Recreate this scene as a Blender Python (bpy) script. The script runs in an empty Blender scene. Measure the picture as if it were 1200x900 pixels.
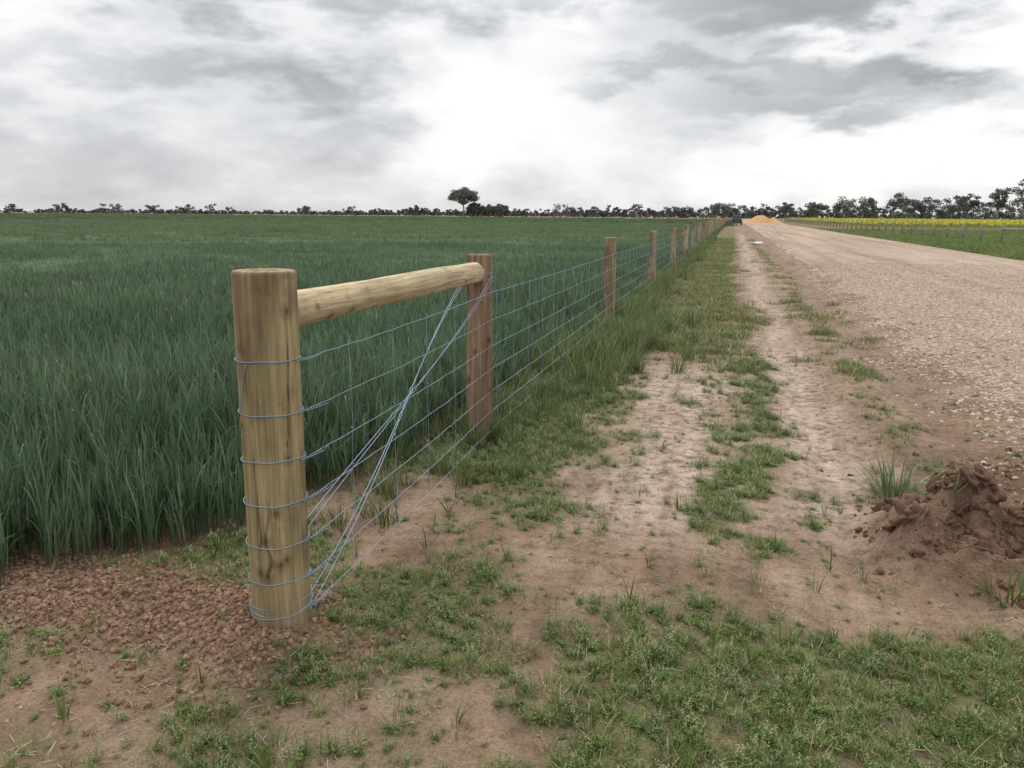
import bpy, bmesh, math, numpy as np
from mathutils import Vector, Matrix
rng=np.random.RandomState(11)
D=bpy.data; scene=bpy.context.scene
def link(o): scene.collection.objects.link(o); return o
# ---------------------------------------------------------------- noise
TAB=np.random.RandomState(7).rand(256,256)
def vn(x,y,s=0):
    x=np.asarray(x,float)+s*17.3; y=np.asarray(y,float)+s*9.7
    xi=np.floor(x).astype(int); yi=np.floor(y).astype(int)
    u=x-xi; v=y-yi; u=u*u*(3-2*u); v=v*v*(3-2*v)
    a=TAB[xi&255,yi&255]; b=TAB[(xi+1)&255,yi&255]; c=TAB[xi&255,(yi+1)&255]; d=TAB[(xi+1)&255,(yi+1)&255]
    return (a*(1-u)+b*u)*(1-v)+(c*(1-u)+d*u)*v
def fbm(x,y,o=4,s=0):
    r=0;a=.5;t=0
    for i in range(o):
        r=r+a*vn(np.asarray(x)*2**i,np.asarray(y)*2**i,s+i*3); t+=a; a*=.5
    return r/t
def ss(a,b,x):
    t=np.clip((np.asarray(x,float)-a)/(b-a),0,1); return t*t*(3-2*t)
def G(x,w): return np.exp(-(x/w)**2)
FX=-1.565
P1=(-1.507,2.42); P2=(FX,5.02)
def fxy(y): return FX+(P1[0]-FX)*np.clip((P2[1]-y)/(P2[1]-P1[1]),0,1)
def cropx(Y):
    return np.interp(Y,[-60,0,1.5,2.26,2.98,3.8,4.6,6,5000],[-4.2,-3.9,-3.3,-2.72,-2.2,-2.0,-1.85,-1.75,-1.75])
def bermf(X,Y):
    yc=3.93+.10*np.sin(X*3.2+.4)
    return G(Y-yc,.26)*ss(.62,.98,X)*(1-ss(2.8,3.4,X))
def berm2(X,Y): return G(X-2.2,.6)*G(Y-5.30,.28)
def moundf(X,Y):
    return G(Y-2.40,.30)*ss(-3.4,-2.6,X)*(1-ss(-1.50,-1.30,X))
def H(X,Y):
    X=np.asarray(X,float); Y=np.asarray(Y,float)
    onroad=ss(2.1,2.6,X)*(1-ss(9.0,9.6,X))
    h=.16*ss(1.75,3.0,X)*(1-ss(8.8,10,X))
    near=1-ss(25,50,np.hypot(X,Y))
    n=fbm(X*2.2,Y*2.2,4,1)-.5
    n2=fbm(X*8,Y*8,3,2)-.5
    h=h+near*(1-onroad)*(n*.06+n2*.008)
    h=h-.03*G(X-.65,.2)*near-.04*G(X-1.6,.18)*near+.02*G(X-1.15,.2)*near
    lump=fbm(X*5,Y*5,3,9); l2=fbm(X*19,Y*19,3,19); rid=1-np.abs(2*fbm(X*7,Y*9,3,29)-1)
    h=h+bermf(X,Y)*(.03+.23*ss(.25,.7,lump)+.10*l2+.07*rid)
    h=h+berm2(X,Y)*(.10*lump+.06*l2)
    h=h+moundf(X,Y)*(.03+.03*lump+.02*l2)
    h=h+G(np.hypot(X-P1[0],Y-P1[1]),.25)*.02
    h=h-.03*onroad
    return h
def gmask(X,Y):
    n1=fbm(X*1.5,Y*1.5,4,3); n2=fbm(X*5.2,Y*5.2,3,5); n3=fbm(X*.9,Y*1.7,3,15)
    w=X-.22-.14*np.sin(Y*1.1)+.9*(n2-.5)
    fg=(1-ss(2.7,4.0,Y+1.2*(n1-.5)))*(.615+.33*ss(-.9,.3,X))
    strip=G(w,.22)*ss(2.8,3.4,Y)*(1-ss(12,18,Y))*(.48+.5*n3)
    fence=(1-ss(-1.35,-.55,X+.8*(n1-.5)))*ss(3.4,4.9,Y)*.88
    mid=ss(2.2,3.2,Y)*G(X+.95,.7)*.585
    far=ss(6.6,10,Y)*(1-ss(-.15,.5,X))*.68
    rm=G(X-1.2,.3)*ss(4.8,6,Y)*.51
    rb=G(X-1.5,.9)*G(Y-2.9,.42)*.82
    base=.395*(np.abs(X)<1.9)
    right=ss(9.7,10.3,X)*1.0
    m=np.maximum.reduce([fg,strip,fence,mid,far,rm,rb,right,base])
    nn=.5+(.55*n1+.45*n2-.5)*1.25
    d=np.clip((m*1.35-nn-.06)*2.6,0,1)
    d=d*(1-.97*np.clip(bermf(X,Y)*1.5,0,1))*(1-np.clip(moundf(X,Y)*1.3,0,1))*(1-np.clip(berm2(X,Y)*1.2,0,1))
    d=d*(1-ss(1.75,2.1,X)*(1-ss(9.5,10,X))*ss(4.2,5,Y))
    d=d*(1-G(X-.68,.2)*ss(4,5,Y)*.85)*(1-G(X-1.6,.2)*.9*ss(4.6,5.4,Y))
    return d
# ---------------------------------------------------------------- node helpers
def mat(name):
    m=D.materials.new(name); m.use_nodes=True; nt=m.node_tree; nt.nodes.clear(); return m,nt
def N(nt,t,**k):
    n=nt.nodes.new(t)
    for a,b in k.items(): setattr(n,a,b)
    return n
def setin(nt,sock,v):
    if isinstance(v,bpy.types.NodeSocket): nt.links.new(v,sock)
    else: sock.default_value=v
def math_(nt,op,a,b=0.0,clamp=False):
    n=N(nt,'ShaderNodeMath',operation=op,use_clamp=clamp); setin(nt,n.inputs[0],a)
    if len(n.inputs)>1: setin(nt,n.inputs[1],b)
    return n.outputs[0]
def noise(nt,vec,scale,detail=4,rough=.55,dist=0):
    n=N(nt,'ShaderNodeTexNoise'); nt.links.new(vec,n.inputs['Vector']); n.inputs['Scale'].default_value=scale
    n.inputs['Detail'].default_value=detail; n.inputs['Roughness'].default_value=rough; n.inputs['Distortion'].default_value=dist
    return n.outputs['Fac']
def mapping(nt,vec,scale):
    n=N(nt,'ShaderNodeMapping'); nt.links.new(vec,n.inputs['Vector']); n.inputs['Scale'].default_value=scale; return n.outputs[0]
def mix(nt,f,a,b,mode='MIX'):
    n=N(nt,'ShaderNodeMix',data_type='RGBA',blend_type=mode); setin(nt,n.inputs[0],f)
    for i,v in ((6,a),(7,b)):
        if isinstance(v,tuple): n.inputs[i].default_value=(*v,1) if len(v)==3 else v
        else: nt.links.new(v,n.inputs[i])
    return n.outputs[2]
def ramp(nt,f,stops):
    n=N(nt,'ShaderNodeValToRGB'); nt.links.new(f,n.inputs[0]); el=n.color_ramp.elements
    while len(el)<len(stops): el.new(.5)
    for e,(p,c) in zip(el,stops): e.position=p; e.color=(*c,1) if isinstance(c,tuple) else (c,c,c,1)
    return n.outputs[0]
def out(nt,bsdf):
    o=N(nt,'ShaderNodeOutputMaterial'); nt.links.new(bsdf,o.inputs[0])
def principled(nt,col,rough=.8,metal=0,spec=.3,normal=None):
    p=N(nt,'ShaderNodeBsdfPrincipled')
    if isinstance(col,tuple): p.inputs['Base Color'].default_value=(*col,1)
    else: nt.links.new(col,p.inputs['Base Color'])
    setin(nt,p.inputs['Roughness'],rough); p.inputs['Metallic'].default_value=metal; p.inputs['Specular IOR Level'].default_value=spec
    if normal is not None: nt.links.new(normal,p.inputs['Normal'])
    return p.outputs[0]
def bump(nt,h,s=.5,d=.02):
    b=N(nt,'ShaderNodeBump'); nt.links.new(h,b.inputs['Height']); b.inputs['Strength'].default_value=s; b.inputs['Distance'].default_value=d
    return b.outputs[0]
def foliage(name,base,top,var=.35,transl=.22,rough=.5,patch=None,spec=.35):
    m,nt=mat(name)
    at=N(nt,'ShaderNodeAttribute',attribute_name='t'); oi=N(nt,'ShaderNodeObjectInfo'); ge=N(nt,'ShaderNodeNewGeometry')
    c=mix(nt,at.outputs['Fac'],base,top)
    at2=N(nt,'ShaderNodeAttribute',attribute_name='v')
    v=math_(nt,'ADD',math_(nt,'MULTIPLY',oi.outputs['Random'],var*.6),math_(nt,'MULTIPLY',at2.outputs['Fac'],var*1.3))
    v=math_(nt,'ADD',v,1-var*.95)
    n=noise(nt,ge.outputs['Position'],.35,4,.6)
    if patch:
        n_=noise(nt,mapping(nt,ge.outputs['Position'],(.10,.30,.3)),1.0,5,.65)
        c=mix(nt,math_(nt,'MULTIPLY',math_(nt,'SUBTRACT',n_,.40),3.2,True),c,patch)
    v=math_(nt,'MULTIPLY',v,math_(nt,'ADD',math_(nt,'MULTIPLY',n,.8),.6))
    cc=N(nt,'ShaderNodeVectorMath',operation='SCALE'); nt.links.new(c,cc.inputs[0]); nt.links.new(v,cc.inputs['Scale'])
    p=principled(nt,cc.outputs[0],rough,0,spec)
    tr=N(nt,'ShaderNodeBsdfTranslucent'); nt.links.new(cc.outputs[0],tr.inputs[0])
    ms=N(nt,'ShaderNodeMixShader'); ms.inputs[0].default_value=transl; nt.links.new(p,ms.inputs[1]); nt.links.new(tr.outputs[0],ms.inputs[2])
    out(nt,ms.outputs[0]); return m
# ---------------------------------------------------------------- mesh helpers
def mkmesh(name,V,F,mats,smooth=True,attrs=None,mi=None):
    me=D.meshes.new(name); me.from_pydata([tuple(v) for v in V],[],[tuple(f) for f in F])
    for m in mats: me.materials.append(m)
    if smooth: me.polygons.foreach_set('use_smooth',[True]*len(me.polygons))
    if mi is not None: me.polygons.foreach_set('material_index',list(mi))
    if attrs:
        for k,a in attrs.items():
            at=me.attributes.new(k,'FLOAT','POINT'); at.data.foreach_set('value',np.asarray(a,np.float32))
    me.update(); return me
def grid(name,xs,ys,zf,mats,colf=None):
    nx,ny=len(xs),len(ys); X,Y=np.meshgrid(xs,ys); Z=zf(X,Y)
    co=np.stack([X,Y,Z],-1).reshape(-1,3).astype(np.float32)
    idx=np.arange(nx*ny).reshape(ny,nx)
    q=np.stack([idx[:-1,:-1],idx[:-1,1:],idx[1:,1:],idx[1:,:-1]],-1).reshape(-1,4)
    me=D.meshes.new(name); me.vertices.add(len(co)); me.vertices.foreach_set('co',co.ravel())
    me.loops.add(q.size); me.loops.foreach_set('vertex_index',q.ravel().astype(np.int32))
    me.polygons.add(len(q)); me.polygons.foreach_set('loop_start',np.arange(0,q.size,4,dtype=np.int32))
    me.polygons.foreach_set('loop_total',np.full(len(q),4,np.int32))
    me.polygons.foreach_set('use_smooth',np.ones(len(q),bool)); me.update(calc_edges=True)
    if colf:
        c=colf(X,Y).reshape(-1,4).astype(np.float32)
        a=me.color_attributes.new('mask','FLOAT_COLOR','POINT'); a.data.foreach_set('color',c.ravel())
    for m in mats: me.materials.append(m)
    o=D.objects.new(name,me); return link(o)
def grow(a,b,step,ratio,maxs=60):
    r=[];x=a;s=step;sg=1 if b>a else -1
    while (b-x)*sg>0:
        s=min(s*ratio,maxs) ; x=x+sg*s; r.append(x)
    return r
def blade(V,F,T,Vr,base,az,length,width,lean,droop,segs=5,tw=0.0,vr=0.5,t0=0):
    p=np.array(base,float); ang=lean; n0=len(V); d=length/segs
    for i in range(segs+1):
        t=i/segs; w=width*.5*(0.55+.45*min(1,t*4))*(1-t**2.2)+.0003
        a2=az+math.pi/2+tw*t
        s=np.array([math.cos(a2)*w,math.sin(a2)*w,0])
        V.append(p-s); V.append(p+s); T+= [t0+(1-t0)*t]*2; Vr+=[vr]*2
        dr=np.array([math.sin(ang)*math.cos(az),math.sin(ang)*math.sin(az),math.cos(ang)])
        p=p+dr*d; ang+=droop/segs*(.4+1.2*t)
    for i in range(segs):
        a=n0+2*i; F.append((a,a+1,a+3,a+2))
def tube(V,F,pts,r,sides=6,cap=True):
    pts=np.asarray(pts,float); n=len(pts); b=len(V)
    tg=np.gradient(pts,axis=0) if n>2 else np.repeat((pts[1]-pts[0])[None],2,0)
    tg/= (np.linalg.norm(tg,axis=1,keepdims=True)+1e-9)
    rr=np.broadcast_to(np.asarray(r,float),(n,))
    ref=np.array([.13,.21,.97]); 
    if abs(tg[0]@ref)>.9: ref=np.array([.97,.2,.1])
    for i in range(n):
        u=np.cross(tg[i],ref); l=np.linalg.norm(u)
        if l<.15: u=np.cross(tg[i],[.9,.3,.2]); l=np.linalg.norm(u)
        u/=l; v=np.cross(tg[i],u)
        for k in range(sides):
            a=2*math.pi*k/sides; V.append(pts[i]+rr[i]*(math.cos(a)*u+math.sin(a)*v))
    for i in range(n-1):
        for k in range(sides):
            k2=(k+1)%sides; F.append((b+i*sides+k,b+i*sides+k2,b+(i+1)*sides+k2,b+(i+1)*sides+k))
    if cap:
        F.append(tuple(b+k for k in range(sides))[::-1]); F.append(tuple(b+(n-1)*sides+k for k in range(sides)))
def scatter(name,P,rot,sc,srcs):
    n=len(P); me=D.meshes.new(name); me.vertices.add(n); me.vertices.foreach_set('co',np.asarray(P,np.float32).ravel())
    a=me.attributes.new('rot','FLOAT_VECTOR','POINT'); a.data.foreach_set('vector',np.asarray(rot,np.float32).ravel())
    a=me.attributes.new('sc','FLOAT','POINT'); a.data.foreach_set('value',np.asarray(sc,np.float32))
    a=me.attributes.new('ix','INT','POINT'); a.data.foreach_set('value',rng.randint(0,len(srcs),n).astype(np.int32))
    o=link(D.objects.new(name,me))
    col=D.collections.new(name+'_parts')
    for i,m in enumerate(srcs):
        col.objects.link(D.objects.new(name+'_part_%d'%i,m))
    ng=D.node_groups.new(name+'_gn','GeometryNodeTree')
    ng.interface.new_socket('Geometry',in_out='INPUT',socket_type='NodeSocketGeometry')
    ng.interface.new_socket('Geometry',in_out='OUTPUT',socket_type='NodeSocketGeometry')
    gi=ng.nodes.new('NodeGroupInput'); go=ng.nodes.new('NodeGroupOutput')
    ip=ng.nodes.new('GeometryNodeInstanceOnPoints'); ci=ng.nodes.new('GeometryNodeCollectionInfo')
    ci.inputs['Collection'].default_value=col; ci.inputs['Separate Children'].default_value=True; ci.inputs['Reset Children'].default_value=True
    def na(nm,t):
        x=ng.nodes.new('GeometryNodeInputNamedAttribute'); x.data_type=t; x.inputs[0].default_value=nm; return x.outputs[0]
    e2r=ng.nodes.new('FunctionNodeEulerToRotation')
    L=ng.links.new
    L(na('rot','FLOAT_VECTOR'),e2r.inputs[0]); L(e2r.outputs[0],ip.inputs['Rotation'])
    L(na('sc','FLOAT'),ip.inputs['Scale']); L(na('ix','INT'),ip.inputs['Instance Index'])
    ip.inputs['Pick Instance'].default_value=True
    L(gi.outputs[0],ip.inputs['Points']); L(ci.outputs[0],ip.inputs['Instance']); L(ip.outputs[0],go.inputs[0])
    md=o.modifiers.new('scatter','NODES'); md.node_group=ng
    return o
# ---------------------------------------------------------------- camera
cam=D.cameras.new('camera'); co=link(D.objects.new('camera',cam)); cam.sensor_width=36; cam.lens=28.5
cam.clip_end=9000; cam.clip_start=.05
R=Matrix.Rotation(math.radians(14.95),4,'Z')@Matrix.Rotation(math.radians(90-11.8),4,'X')@Matrix.Rotation(math.radians(.45),4,'Z')
co.matrix_world=Matrix.Translation((0,0,1.5))@R; scene.camera=co
# ---------------------------------------------------------------- world
w=D.worlds.new('World'); scene.world=w; w.use_nodes=True; nt=w.node_tree; nt.nodes.clear()
sunel,sunaz=52,-25
sk=N(nt,'ShaderNodeTexSky',sky_type='NISHITA'); sk.sun_disc=False; sk.sun_elevation=math.radians(sunel); sk.sun_rotation=math.radians(sunaz)
bg1=N(nt,'ShaderNodeBackground'); nt.links.new(sk.outputs[0],bg1.inputs[0]); bg1.inputs[1].default_value=.1
tc=N(nt,'ShaderNodeTexCoord'); vec=tc.outputs['Generated']
sx=N(nt,'ShaderNodeSeparateXYZ'); nt.links.new(vec,sx.inputs[0])
az=math_(nt,'MULTIPLY',math_(nt,'ARCTAN2',sx.outputs[0],sx.outputs[1]),57.2958)
el=math_(nt,'MULTIPLY',math_(nt,'ARCSINE',sx.outputs[2]),57.2958)
mv=mapping(nt,vec,(1,1,2.3))
na=noise(nt,mv,5.2,9,.53,.12); nb=noise(nt,mapping(nt,vec,(1.3,1.3,3.4)),9,6,.52)
nl=noise(nt,mapping(nt,vec,(1,1,4.0)),2.4,3,.5)
azd=math_(nt,'ADD',az,math_(nt,'MULTIPLY',math_(nt,'SUBTRACT',na,.5),24)); eld=math_(nt,'ADD',el,math_(nt,'MULTIPLY',math_(nt,'SUBTRACT',nb,.5),9))
B=math_(nt,'ADD',.61,math_(nt,'MULTIPLY',math_(nt,'SUBTRACT',na,.5),.82))
B=math_(nt,'ADD',B,math_(nt,'MULTIPLY',math_(nt,'SUBTRACT',nl,.5),.35))
for (a,e,wa,we,amt) in [(-17,8,8,3.5,.42),(-12,3.0,14,3,.20),(14,4.0,13,3.0,.52),(20,9.5,7,2.5,.42),(4,13.2,11,1.9,-.56),(-3,9.0,8,1.1,-.34),(10,8.6,5,.9,-.48),(4,6.6,8,1.1,-.34),
                        (-38,2.6,15,2.4,-.15),(-44,9,10,3,-.03),(-38,13.3,12,1.5,-.26),(-31,8.4,9,1.0,-.24),(-33,11.2,9,1.1,.16),(-43,6.3,8,1.2,.12),(-22,13.6,6,1.0,-.18),(-24,5.2,7,.9,-.14),(-12,12.2,5,1.2,.25),(6,10.9,6,.8,.24)]:
    da=math_(nt,'DIVIDE',math_(nt,'SUBTRACT',azd,float(a)),float(wa)); de=math_(nt,'DIVIDE',math_(nt,'SUBTRACT',eld,float(e)),float(we))
    s=math_(nt,'ADD',math_(nt,'MULTIPLY',da,da),math_(nt,'MULTIPLY',de,de))
    g=math_(nt,'EXPONENT',math_(nt,'MULTIPLY',s,-1.0))
    B=math_(nt,'ADD',B,math_(nt,'MULTIPLY',g,float(amt)))
colr=ramp(nt,B,[(0.0,(.33,.34,.36)),(.25,(.43,.44,.46)),(.45,(.56,.57,.595)),(.62,(.73,.74,.76)),(.80,(.93,.93,.93)),(1,(1.06,1.05,1.03))])
zen=N(nt,'ShaderNodeMapRange'); nt.links.new(el,zen.inputs[0]); zen.inputs[1].default_value=10; zen.inputs[2].default_value=60; zen.inputs[3].default_value=1.03; zen.inputs[4].default_value=1.95
bg2=N(nt,'ShaderNodeBackground'); nt.links.new(colr,bg2.inputs[0]); nt.links.new(zen.outputs[0],bg2.inputs[1])
ms=N(nt,'ShaderNodeMixShader'); ms.inputs[0].default_value=.95; nt.links.new(bg1.outputs[0],ms.inputs[1]); nt.links.new(bg2.outputs[0],ms.inputs[2])
wo=N(nt,'ShaderNodeOutputWorld'); nt.links.new(ms.outputs[0],wo.inputs[0])
sun=D.lights.new('sun','SUN'); so=link(D.objects.new('sun',sun)); sun.energy=1.4; sun.angle=math.radians(20); sun.color=(1,.95,.87)
e_=math.radians(sunel); a_=math.radians(sunaz)
dv=Vector((math.sin(a_)*math.cos(e_),math.cos(a_)*math.cos(e_),math.sin(e_))); so.rotation_euler=dv.to_track_quat('Z','Y').to_euler()
so.location=(0,0,30)
scene.view_settings.view_transform='Standard'; scene.view_settings.look='None'; scene.view_settings.exposure=0
# ---------------------------------------------------------------- ground
m_ground,nt=mat('soil_ground'); ge=N(nt,'ShaderNodeNewGeometry'); pos=ge.outputs['Position']
at=N(nt,'ShaderNodeVertexColor',layer_name='mask'); sp=N(nt,'ShaderNodeSeparateColor'); nt.links.new(at.outputs[0],sp.inputs[0])
n1=noise(nt,pos,1.7,6,.62); n2=noise(nt,pos,14,6,.68); n3=noise(nt,pos,90,4,.65); ns=noise(nt,mapping(nt,pos,(7,.5,1)),1.0,5,.6)
c=ramp(nt,n1,[(.3,(.18,.117,.078)),(.47,(.26,.175,.118)),(.6,(.33,.235,.165)),(.75,(.41,.31,.235))])
pf=math_(nt,'MULTIPLY',sp.outputs[1],math_(nt,'ADD',math_(nt,'MULTIPLY',math_(nt,'SUBTRACT',n2,.42),4.0),.45,True),True)
c=mix(nt,pf,c,mix(nt,ns,(.37,.27,.20),(.56,.455,.38)))
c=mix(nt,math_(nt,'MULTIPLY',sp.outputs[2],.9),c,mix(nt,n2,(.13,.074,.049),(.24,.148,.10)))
gf=math_(nt,'MULTIPLY',sp.outputs[0],math_(nt,'ADD',math_(nt,'MULTIPLY',math_(nt,'SUBTRACT',n2,.5),4.0),.58,True))
c=mix(nt,gf,c,mix(nt,n1,(.085,.11,.035),(.16,.17,.065)))
c=mix(nt,1.0,c,ramp(nt,n2,[(.32,.58),(.48,.95),(.7,1.15)]),'MULTIPLY')
c=mix(nt,1.0,c,ramp(nt,n3,[(.3,.62),(.52,1.0),(.72,1.22)]),'MULTIPLY')
c=mix(nt,1.0,c,ramp(nt,ns,[(.3,.82),(.5,1.0),(.7,1.1)]),'MULTIPLY')
hh=math_(nt,'ADD',math_(nt,'MULTIPLY',n2,1.2),math_(nt,'MULTIPLY',n3,.5))
out(nt,principled(nt,c,.92,0,.15,bump(nt,hh,.75,.022)))
fx=list(np.arange(-4.2,4.21,.028)); xs=np.array(sorted(grow(-4.2,-3500,.03,1.065))+fx+grow(4.2,3500,.03,1.065))
fy=list(np.arange(.8,7.51,.028)); ys=np.array(sorted(grow(.8,-400,.03,1.09))+fy+grow(7.5,4000,.03,1.05))
def maskc(X,Y):
    g=gmask(X,Y); n=fbm(X*2,Y*2,4,21)
    pale=np.maximum(G(X+.3,.5)*ss(3.3,4.2,Y)*(1-ss(7.5,9.5,Y)),G(X-.62,.24+.1*n)*ss(3.4,4.6,Y)*(1-ss(60,90,Y)))
    pale=np.maximum(pale,.3*G(X-1.4,.6)*ss(6,9,Y)); pale=np.clip(pale*(.3+1.4*n),0,1)
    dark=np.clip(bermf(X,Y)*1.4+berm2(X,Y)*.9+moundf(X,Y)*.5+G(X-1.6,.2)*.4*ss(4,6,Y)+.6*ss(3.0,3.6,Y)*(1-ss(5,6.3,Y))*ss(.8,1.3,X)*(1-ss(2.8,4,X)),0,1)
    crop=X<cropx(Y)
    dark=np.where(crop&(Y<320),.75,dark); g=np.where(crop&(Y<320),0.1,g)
    g=np.where((X<-1.8)&(Y>=320),.1,g); pale=np.where((X<-1.8)&(Y>=320),.6,pale)
    g=np.where((X>10)&(Y>60),.9,g)
    g=np.where((Y>420)&(X>-1.8),.6,g)
    return np.stack([g,pale,dark,np.ones_like(g)],-1)
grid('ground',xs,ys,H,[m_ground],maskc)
# road
m_road,nt=mat('gravel_road_mat'); ge=N(nt,'ShaderNodeNewGeometry'); pos=ge.outputs['Position']
n1=noise(nt,mapping(nt,pos,(1.6,.05,1)),1.0,5,.6); n2=noise(nt,pos,30,6,.75); n3=noise(nt,pos,1.2,5,.6); n4=noise(nt,pos,110,3,.6)
c=ramp(nt,n1,[(.3,(.31,.22,.16)),(.45,(.41,.305,.23)),(.6,(.48,.37,.285)),(.72,(.55,.44,.355))])
c=mix(nt,1.0,c,ramp(nt,n2,[(.3,.6),(.48,.95),(.7,1.2)]),'MULTIPLY')
c=mix(nt,1.0,c,ramp(nt,n4,[(.3,.7),(.5,1.0),(.7,1.2)]),'MULTIPLY')
c=mix(nt,1.0,c,ramp(nt,n3,[(.3,.80),(.7,1.12)]),'MULTIPLY')
hh=math_(nt,'ADD',n2,math_(nt,'MULTIPLY',n4,.4))
out(nt,principled(nt,c,.92,0,.12,bump(nt,hh,.8,.02)))
rx=np.arange(1.4,9.9,.05); ry=np.array(sorted(grow(3,-60,.06,1.1,8))+list(np.arange(3,14,.06))+grow(14,420,.06,1.04,8))
def rz(X,Y):
    nn=fbm(X*1.5,Y*.8,4,31)-.5; n5=fbm(X*6,Y*5,3,35)-.5
    e=(1-ss(1.75,2.5,X+nn*.9+n5*.5-.5*ss(6.5,4.5,Y)))+ss(9.3,9.8,X+nn*.4)
    h=.16*ss(1.75,3.0,X)*(1-ss(8.8,10,X))+.05*G(X-5.9,3)
    h=h-.018*(G(X-3.6,.22)+G(X-5.2,.22)+G(X-6.6,.22)+G(X-8.1,.22))
    near=1-ss(12,30,Y)
    return h+.01+near*(.025*(fbm(X*2,Y*1,3,32)-.5)+.006*(fbm(X*7,Y*7,2,33)-.5))-.10*e
grid('gravel_road',rx,ry,rz,[m_road])
def Zall(X,Y): return np.maximum(H(X,Y),np.where((X>1.45)&(X<9.85),rz(X,Y),-9))
# ---------------------------------------------------------------- wood posts
def wood(name,rough=.75):
    m,nt=mat(name); tc=N(nt,'ShaderNodeTexCoord'); ob=tc.outputs['Object']
    at=N(nt,'ShaderNodeVertexColor',layer_name='Col')
    n1=noise(nt,mapping(nt,ob,(60,60,2.2)),1,5,.65); n2=noise(nt,mapping(nt,ob,(180,180,6)),1,3,.6); n3=noise(nt,ob,7,6,.7)
    c=mix(nt,1.0,at.outputs[0],ramp(nt,n1,[(.3,.60),(.5,1.0),(.72,1.2)]),'MULTIPLY')
    c=mix(nt,1.0,c,ramp(nt,n2,[(.3,.80),(.6,1.08)]),'MULTIPLY')
    c=mix(nt,1.0,c,ramp(nt,n3,[(.28,.58),(.42,.95),(.7,1.1)]),'MULTIPLY')
    hh=math_(nt,'ADD',n1,math_(nt,'MULTIPLY',n2,.5))
    out(nt,principled(nt,c,rough,0,.25,bump(nt,hh,.7,.006))); return m
m_wood=wood('treated_pine')
def log(name,p0,p1,r0,r1,seed,ca,cb,cc,nth=110,nz=220,knots=5,endcol=(.36,.25,.15),stain=1.0,cracks=5,dirt=0.0,wa=1.0):
    rs=np.random.RandomState(seed); L=(Vector(p1)-Vector(p0)).length
    th=np.linspace(0,2*math.pi,nth,endpoint=False)+math.pi/2
    bev=.006
    zs=np.concatenate([[0],np.linspace(.004,L-.006,nz),[L-.002,L]])
    TH,ZZ=np.meshgrid(th,zs); f=ZZ/L; r=r0*(1-f)+r1*f
    endf=np.minimum(np.clip((L-ZZ)/bev,0,1),np.clip(ZZ/bev,0,1)); 
    circ=(TH-math.pi/2)
    wob=wa*(.006*np.sin(circ+seed)+.004*np.sin(2*circ+seed*2+ZZ*2)+.008*(fbm(np.full_like(ZZ,seed*3.1),ZZ*2.2,3,seed)-.5))
    kd=np.zeros_like(ZZ); kr=np.zeros_like(ZZ); dsh=np.zeros_like(ZZ)
    for k in range(knots):
        tk=rs.uniform(math.pi*.55,math.pi*1.45) if rs.rand()<.75 else rs.uniform(.5,5.8); zk=rs.uniform(.08,L-.1); s=rs.uniform(.010,.017)
        dx=(circ-tk)*r0; dz=ZZ-zk; d=np.sqrt(dx**2+(dz*.8)**2)/s
        kd=np.maximum(kd,np.exp(-d**2*1.1)); kr=np.maximum(kr,.5*np.exp(-((d-1.45)/.4)**2)); dsh+=np.sign(dx)*.013*np.exp(-(dx/.03)**2-(dz/.055)**2)
        wob=wob+.003*np.exp(-d**2*.5)
    rr=(r+wob)*(1-.02*(1-endf))-.003*(1-endf)
    u=circ*r0+dsh
    g1=fbm(u*75,ZZ*1.4,4,seed+1); g2=fbm(u*14,ZZ*1.1,4,seed+2); g3=fbm(u*9,ZZ*4,4,seed+4)
    ca,cb,cc=map(np.array,(ca,cb,cc))
    C=ca+(cb-ca)*ss(.35,.68,g2)[...,None]; C=C+(cc-C)*(stain*ss(.5,.75,g3)*.75)[...,None]
    C=C*(.70+.54*g1)[...,None]
    C=C*(1-.72*kd-.35*kr)[...,None]
    for k in range(cracks):
        tk=rs.uniform(.7,5.5); z0=rs.uniform(0,L*.8); z1=z0+rs.uniform(.15,.6); dd=np.abs(circ*r0+dsh-(tk*r0+.006*np.sin(ZZ*9+k)))
        cr=np.exp(-(dd/.0028)**2)*ss(z0,z0+.05,ZZ)*(1-ss(z1-.08,z1,ZZ)); C=C*(1-.7*cr)[...,None]; rr=rr-.002*cr
    if dirt:
        k=(1-ss(.14,.42,ZZ+.12*(fbm(u*20,ZZ*9,3,seed+9)-.5)))*dirt; C=C*(1-k)[...,None]+np.array((.20,.135,.09))*k[...,None]
    V=np.stack([np.cos(TH)*rr,np.sin(TH)*rr,ZZ],-1).reshape(-1,3); C=C.reshape(-1,3)
    nr=len(zs); F=[]
    for i in range(nr-1):
        a=i*nth
        for k in range(nth):
            k2=(k+1)%nth; F.append((a+k,a+k2,a+nth+k2,a+nth+k))
    V=list(V); C=list(C)
    for end,base,flip in ((L,(nr-1)*nth,False),(0,0,True)):
        prev=base
        for q,fr in enumerate((.93,.8,.66,.5,.34,.18)):
            b=len(V)
            for k in range(nth):
                v=V[base+k]; V.append(np.array([v[0]*fr,v[1]*fr,end+ (.0015 if not flip else 0)*math.sin(k*.7+q)]))
                rg=.8+.25*math.sin(fr*34+math.sin(k*.12))+.18*(rs.rand()-.5); C.append(np.array(endcol)*rg)
            for k in range(nth):
                k2=(k+1)%nth; f4=(prev+k,prev+k2,b+k2,b+k); F.append(f4[::-1] if flip else f4)
            prev=b
        V.append(np.array([0,0,end])); C.append(np.array(endcol)*.6); ci=len(V)-1
        for k in range(nth):
            k2=(k+1)%nth; t3=(prev+k,prev+k2,ci); F.append(t3[::-1] if flip else t3)
    me=mkmesh(name,V,F,[m_wood])
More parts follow.
